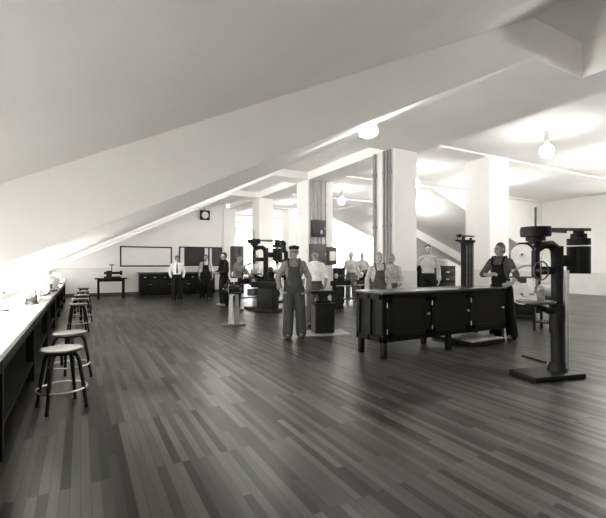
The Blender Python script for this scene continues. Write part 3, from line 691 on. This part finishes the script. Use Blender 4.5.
# ------------------------------------------------------------------ drill presses
def drill_press(name, label, loc, rz, sc=1.0, flat=False, tall=True, treadle=True):
    o = empty(name, loc, rz, label, 'drill press', 'belt driven drill presses'); o.scale = (sc,)*3
    b = MB().box((0, .08, .03), (.42, .75, .06), bev=.012); b.cyl((0, -.08, .05), (0, -.08, .16), .12, .08, 20); b.build('base', 'iron', o)
    MB().cyl((0, -.08, .12), (0, -.08, 1.6), .068, seg=24).build('column', 'iron', o)
    MB().lathe([(.01, .90), (.10, .89), (.20, .905), (.215, .915), (.215, .935), (.01, .935)], (0, .25, 0), seg=32).build('table', 'castgrey', o)
    t = MB(); t.tube([(0, -.08, .80), (0, .05, .80), (0, .2, .86), (0, .25, .89)], [.05, .04, .035, .05], 12); t.cyl((0, -.08, .70), (0, -.08, .88), .085, seg=20); t.build('table_bracket', 'iron', o)
    g = MB(); g.tube([(0, -.08, 1.45), (0, -.06, 1.56), (0, .02, 1.62), (0, .14, 1.61), (0, .25, 1.56)], [.07, .065, .055, .05, .055], 14)
    g.box((0, .25, 1.38), (.07, .075, .34), bev=.015); g.box((0, .09, 1.30), (.06, .24, .1), bev=.012); g.build('head_arm', 'iron', o)
    MB().cyl((0, .25, 1.02), (0, .25, 2.07 if tall else 1.8), .013, seg=12).build('spindle', 'castgrey', o)
    MB().cyl((0, .25, 1.10), (0, .25, 1.2), .022, .035, 16).build('chuck', 'steel', o)
    MB().cyl((0, .25, .98), (0, .25, 1.1), .007, seg=8).build('drill_bit', 'steel', o)
    if not flat:
        MB().lathe([(.01, 1.62), (.07, 1.62), (.07, 1.66), (.11, 1.665), (.11, 1.71), (.165, 1.715), (.172, 1.78), (.165, 1.83), (.01, 1.83)], (0, .25, 0), seg=36).build('cone_pulley', 'iron', o)
        MB().lathe([(.01, 1.62), (.13, 1.62), (.13, 1.70), (.09, 1.705), (.09, 1.76), (.06, 1.765), (.06, 1.83), (.01, 1.83)], (0, -.42, 0), seg=32).build('drive_pulley', 'iron', o)
        mt = MB(); mt.cyl((0, -.42, 1.26), (0, -.42, 1.60), .13, seg=24).box((0, -.26, 1.42), (.12, .3, .14), bev=.01); mt.build('drive_motor', 'iron', o)
        bl = MB()
        for s in (-1, 1): bl.box((s*.117, -.085, 1.80), (.006, .67, .035), rot=(0, 0, s*.15))
        bl.build('belt', 'belt', o)
    else:
        def cone(y, z, rev=1):
            q = MB(); rr = [.12, .095, .07]
            for k in range(3): q.cyl((-.12+.08*k if rev > 0 else .12-.08*k, y, z), (-.04+.08*k if rev > 0 else .04-.08*k, y, z), rr[k], seg=24)
            return q
        cone(.12, 1.82).build('cone_pulley', 'iron', o); cone(-.28, .42, -1).build('drive_pulley', 'iron', o)
        q = MB().cyl((-.2, .12, 1.82), (.2, .12, 1.82), .018).box((0, .02, 1.70), (.06, .12, .24), bev=.01); q.build('top_shaft', 'iron', o)
        q = MB().cyl((-.2, -.28, .42), (.2, -.28, .42), .018).box((0, -.2, .38), (.06, .3, .08)); q.build('lower_shaft', 'iron', o)
        bl = MB()
        for a, c in (((.0, .26, 1.82), (.0, -.16, .42)), ((.0, -.02, 1.84), (.0, -.40, .44))):
            a, c = Vector(a), Vector(c); m_ = (a+c)/2; d = c-a; bl.box(m_, (.05, .006, d.length), rot=(-math.atan2(-d.y, -d.z)*1.0*1, 0, 0))
        bl.build('belt', 'belt', o)
    w = MB(); w.tube([(-.10, .27+.11*math.cos(t), 1.30+.11*math.sin(t)) for t in [2*PI*j/28 for j in range(28)]], .009, 8, True)
    for k in range(4): t = k*PI/2; w.cyl((-.10, .27, 1.30), (-.10, .27+.11*math.cos(t), 1.30+.11*math.sin(t)), .007, seg=8)
    w.cyl((-.04, .27, 1.30), (-.12, .27, 1.30), .018); w.build('hand_wheel', 'castgrey', o)
    l = MB(); l.tube([(.06, .25, 1.36), (.12, .30, 1.36), (.14, .44, 1.30)], .009, 8); l.sph((.14, .45, 1.295), .02, 12); l.build('feed_lever', 'steel', o)
    if treadle: MB().tube([(.05, .3, .035), (.15, .62, .03), (.2, .8, .025)], .014, 8).box((.21, .84, .025), (.14, .06, .02)).build('treadle', 'iron', o)
    v = MB().box((0, .25, .965), (.16, .12, .06), bev=.006).box((-.06, .25, 1.0), (.03, .12, .04)).box((.05, .25, 1.0), (.03, .12, .04)).cyl((.05, .25, .97), (.2, .25, .97), .01); v.build('drill_vise', 'greymetal', o)
    return o
x, y, r = toward(552, 4.95)
DN = drill_press('drill_press', 'tall black drill press with stepped pulley at the right edge, nearest the camera', (x, y, 0), r-.75, 1.0, treadle=False)
q = MB().cyl((0, -.22, .06), (0, -.22, 1.3), .035, seg=16); q.build('rear_column', 'steel', DN)
x1, y1 = at_px(522, 5.95); x2, y2 = at_px(546, 5.55)
tag(MB().cyl((x1, y1, .016), (x2, y2, .016), .014, seg=10).build('steel_rod', 'iron'), 'thin dark rod lying on the floor left of the near drill press', 'rod')
x, y, r = toward(263, 12.4)
drill_press('drill_press', 'belt driven drill press reached at by the man in grey shirt', (x, y, 0), r-1.2, 1.17, flat=False, treadle=False)
x, y, r = toward(284, 14.6)
drill_press('drill_press', 'drill press with horizontal belt pulleys, just left of the overalls man', (x, y, 0), r-1.0, 1.15, flat=True, tall=False, treadle=False)

# ------------------------------------------------------------------ pedestal grinder
x, y, r = toward(234, 9.1)
o = empty('pedestal_grinder', (x, y, 0), r, 'pedestal grinder on a pale post in front of the drill presses', 'grinder')
MB().box((0, 0, .015), (.52, .42, .03), bev=.006).build('floor_base', 'castgrey', o)
MB().cyl((0, 0, .03), (0, 0, .70), .13, .10, 4).build('post', 'greymetal', o, ang=20)
MB().box((0, .095, .36), (.05, .02, .62)).build('post_stripe', 'black', o)  # black strip down the middle of the post
MB().box((0, 0, .715), (.24, .22, .03), bev=.004).lathe([(.01, -.13), (.07, -.12), (.085, -.08), (.085, .08), (.07, .12), (.01, .13)], (0, 0, .82), (1, 0, 0), 24).build('motor_housing', 'iron', o)
for s in (-1, 1):
    MB().cyl((s*.17, 0, .82), (s*.20, 0, .82), .085, seg=28).build('grinding_wheel', 'lightgrey', o)
    g = MB().lathe([(.02, -.035), (.10, -.035), (.105, 0), (.10, .02), (.095, .02), (.02, -.025)], (s*.20, 0, .82), (s, 0, 0), 24); g.build('wheel_guard', 'iron', o)
    MB().cyl((s*.13, 0, .82), (s*.25, 0, .82), .012, seg=12).build('arbor', 'steel', o)
    MB().box((s*.185, .12, .80), (.07, .05, .01)).box((s*.15, .09, .78), (.02, .1, .03)).build('tool_rest', 'castgrey', o)
MB().cyl((0, .04, .93), (0, .1, 1.0), .012, seg=8).box((0, .12, 1.02), (.16, .01, .08)).build('eye_shield', 'steel', o)

# ------------------------------------------------------------------ lathes
def lathe_machine(label, loc, rz, sc=1.0):
    o = empty('engine_lathe', loc, rz, label, 'lathe', 'engine lathes between the columns'); o.scale = (sc,)*3
    MB().box((0, 0, .80), (1.7, .24, .12), bev=.01).box((0, .07, .88), (1.7, .04, .04)).box((0, -.07, .88), (1.7, .04, .04)).build('bed', 'iron', o)
    for s in (-1, 1): MB().prism([(-.14, 0), (-.08, .74), (.08, .74), (.14, 0)], .3, Matrix.Translation((s*.65, -.15, 0))).build('leg', 'iron', o)
    MB().box((-.62, 0, 1.0), (.36, .24, .24), bev=.02).build('headstock', 'iron', o)
    q = MB()
    for k, rr in enumerate((.12, .10, .08)): q.cyl((-.75+k*.08, 0, 1.16), (-.68+k*.08, 0, 1.16), rr, seg=24)
    q.build('cone_pulley', 'castgrey', o)
    MB().cyl((-.44, 0, 1.08), (-.36, 0, 1.08), .1, seg=24).build('chuck', 'steel', o)
    MB().box((.55, 0, .98), (.22, .16, .2), bev=.02).cyl((.3, 0, 1.06), (.66, 0, 1.06), .025).build('tailstock', 'iron', o)
    MB().cyl((.68, 0, 1.06), (.70, 0, 1.06), .08, seg=24).build('tailstock_wheel', 'steel', o)
    MB().box((.05, 0, .93), (.3, .34, .07), bev=.01).box((.05, .14, .80), (.26, .06, .2)).box((.05, .02, 1.0), (.12, .12, .08)).build('carriage', 'castgrey', o)
    MB().cyl((.05, .17, .80), (.05, .20, .80), .07, seg=24).build('carriage_wheel', 'steel', o)
    MB().cyl((-.8, .14, .74), (.8, .14, .74), .012, seg=8).build('lead_screw', 'steel', o)
    MB().box((0, 0, .30), (1.2, .4, .02)).build('chip_tray', 'iron', o)
    return o
x, y = at_px(252, 13.0); lathe_machine('dark engine lathe standing behind the left drill press', (x, y, 0), .15+PI, 1.0)
x, y = at_px(352, 12.8); lathe_machine('engine lathe in front of the pair of distant men, right of the boxed column', (x, y, 0), PI+.1, .95)
x, y = at_px(268, 11.6)
o = empty('shaper', (x, y, 0), .6, 'low dark machine with a flat table at the foot of the drill presses', 'machine')
MB().box((0, 0, .35), (.42, .5, .7), bev=.03).box((0, 0, .04), (.55, .65, .08), bev=.01).build('pedestal', 'iron', o)
MB().box((0, .08, .78), (.24, .9, .16), bev=.02).build('ram', 'iron', o); MB().box((0, .5, .55), (.3, .25, .2), bev=.01).build('work_table', 'castgrey', o)
MB().cyl((.23, -.05, .5), (.28, -.05, .5), .19, seg=28).build('flywheel', 'iron', o); MB().box((0, .52, .80), (.07, .07, .26)).build('tool_head', 'steel', o)

# ------------------------------------------------------------------ band saw
x, y, r = toward(522, 10.2)
o = empty('band_saw', (x, y, 0), r, 'band saw with round white wheel covers, behind the right drill press', 'band saw')
MB().box((0, -.02, .05), (.62, .5, .10), bev=.01).box((0, -.05, .35), (.5, .3, .54), bev=.02).build('base', 'iron', o)
fr = MB(); fr.tube([(-.34, -.05, .15), (-.36, -.05, .8), (-.35, -.05, 1.4), (-.30, -.05, 1.72), (-.14, -.05, 1.90), (.06, -.05, 1.9), (.2, -.05, 1.78), (.26, -.05, 1.6), (.27, -.05, 1.25)], [.07, .06, .05, .045, .04, .035, .03, .028, .025], 12)
fr.box((-.18, -.05, 1.6), (.36, .06, .07)); fr.build('frame', 'iron', o)
for z, nm in ((1.62, 'upper'), (.62, 'lower')):
    wl = MB(); wl.lathe([(.01, 0), (.245, 0), (.26, .012), (.26, .035), (.245, .04), (.235, .025), (.06, .03), (.05, .05), (.01, .055)], (0, .06 if nm == 'upper' else .12, z), (0, 1, 0), 40)
    wo = wl.build('wheel', 'white', o); MB().cyl((0, -.08, z), (0, .13 if nm == 'upper' else .2, z), .03, seg=14).build('hub', 'castgrey', wo)
MB().box((.255, .08, 1.12), (.012, .003, 1.0)).build('blade', 'steel', o)
MB().box((.1, .12, 1.05), (.62, .5, .035), bev=.004).box((0, .0, .97), (.2, .2, .14)).build('table', 'castgrey', o)
MB().box((.255, .06, 1.28), (.05, .05, .22), bev=.004).build('blade_guide', 'steel', o)
MB().tube([(-.05, -.05, 1.88), (-.3, -.02, 2.05), (-.42, 0, 2.1)], .018, 8).build('tension_lever', 'castgrey', o)
MB().box((.12, .2, .78), (.14, .1, .3), bev=.01).build('switch_box', 'white', o)

# ------------------------------------------------------------------ boxes on the column, extinguisher, locker, right hand cabinets
def ebox(x0, x1, z0, z1, label, mt, extra=None, d=.16):
    o = empty('electrical_box', ((x0+x1)/2, 11.35, z0), 0, label, 'electrical box', 'electrical boxes on the column'); w = x1-x0; h = z1-z0
    MB().box((0, -d/2-.008, h/2), (w, d, h), bev=.008).build('case', mt, o)
    dr = MB().box((0, -d-.014, h/2), (w-.05, .012, h-.05), bev=.003).build('door', mt, o)
    MB().box((w/2-.06, -d-.028, h/2), (.02, .02, .08), bev=.004).build('latch', 'steel', dr)
    if extra == 'paper': MB().box((.02, -d-.0225, h*.5), (w*.62, .003, h*.5)).build('notice', 'paper', dr)
    if extra == 'window': MB().box((.05, -d-.024, h*.28), (.08, .01, .12), bev=.003).build('nameplate', 'lightgrey', dr)
    return o
ebox(6.60, 7.08, 2.27, 2.82, 'upper dark electrical box high on the column', 'greybox', 'window')
ebox(6.51, 7.10, 1.36, 2.04, 'large grey electrical box on the column behind the young man', 'greybox2')
ebox(7.12, 7.50, 1.34, 1.95, 'electrical box with a white notice on its door, right side of the column', 'greybox', 'paper')
for i, x in enumerate((6.68, 6.84, 6.98)):
    tag(MB().cyl((x, 11.315, 2.045), (x, 11.315, 2.265), .03, seg=12).build('conduit_stub', 'conduit'), ['short pipe between the two stacked electrical boxes, leftmost of three', 'short pipe between the two stacked electrical boxes, middle of three', 'short pipe between the two stacked electrical boxes, rightmost of three'][i], 'pipe', 'short pipes between the electrical boxes')
o = empty('fire_extinguisher', (10.08, 19.46, 1.75), 0, 'small grey fire extinguisher hung on the distant small column', 'fire extinguisher')
MB().lathe([(.01, 0), (.08, .0), (.085, .02), (.085, .34), (.06, .40), (.025, .42), (.01, .42)], seg=20).build('cylinder', 'greybox2', o)
MB().box((0, 0, .45), (.03, .1, .05)).build('valve', 'steel', o); MB().box((0, .082, .22), (.05, .02, .3)).build('bracket', 'iron', o)
def locker(loc, rz, w, d, h, label, grp=None, mt='greybox', drawers=False):
    o = empty('storage_cabinet', loc, rz, label, 'cabinet', grp)
    MB().box((0, d/2, h/2+.02), (w, d, h-.04)).box((0, d/2, .03), (w-.04, d-.06, .06)).build('body', mt, o)
    if drawers:
        for k in range(5):
            q = MB().box((0, -.01, .16+(h-.2)*(k+.5)/5-.04), (w-.05, .022, (h-.2)/5-.02), bev=.003).build('drawer', mt, o)
            MB().box((0, -.03, .16+(h-.2)*(k+.5)/5-.04), (.14, .02, .022), bev=.004).build('handle', 'steel', q)
    else:
        for s in (-1, 1):
            q = MB().box((s*w/4, -.01, h/2+.02), (w/2-.02, .022, h-.12), bev=.003).build('door', mt, o)
            MB().cyl((s*.05, -.03, h*.5-.06), (s*.05, -.03, h*.5+.06), .008, seg=8).build('handle', 'steel', q)
    return o
locker((6.35, 17.6, 0), 0, .5, .4, 2.2, 'tall grey cabinet standing between the two farthest columns', mt='greybox')
RG = 'dark cabinets beyond the bench on the right'
locker((8.30, 8.7, 0), 0, .78, .5, 1.3, 'dark cabinet half hidden by the tall man in pale shirt', RG, 'darkwood')
locker((9.12, 8.7, 0), 0, .78, .5, 1.34, 'dark two door cabinet right of the tall man', RG, 'darkwood')
locker((9.94, 8.7, 0), 0, .78, .5, 1.32, 'dark cabinet with a column of drawers, beside the scale pillar', RG, 'darkwood', True)
o = empty('tool_case', (9.85, 8.9, 1.32), 0, 'grey metal tool case lying on the cabinet with drawers', 'case')
MB().box((0, 0, .10), (.5, .28, .2), bev=.01).build('case_body', 'greymetal', o); MB().tube([(-.08, -.15, .12), (-.08, -.18, .12), (.08, -.18, .12), (.08, -.15, .12)], .008, 8).build('case_handle', 'iron', o)
tag(MB().lathe([(.01, 0), (.06, 0), (.06, .16), (.03, .2), (.03, .26), (.01, .26)], seg=16).build('oil_can', 'white', loc=(9.3, 8.9, 1.34)), 'small pale oil can standing on the two door cabinet', 'can')
x, y = at_px(339.5, 13.6); locker((x, y, 0), 0, .42, .4, 1.25, 'low dark cabinet just right of the column with electrical boxes', None, 'darkwood')

x, y = at_px(546, 8.3)
o = empty('motor_stand', (x, y, 0), .2, 'low dark stand behind the right drill press, a pale motor on it', 'stand')
MB().box((0, 0, .66), (.5, .4, .04), bev=.004).build('stand_top', 'iron', o)
for sx in (-.2, .2):
    for sy in (-.15, .15): MB().box((sx, sy, .32), (.045, .045, .64)).build('leg', 'iron', o)
MB().box((0, 0, .18), (.42, .32, .02)).build('shelf', 'iron', o)
copy_at(m0, (x, y, .68), 1.3, 'pale electric motor on the low stand behind the right drill press', None, 'electric motor on the low stand')
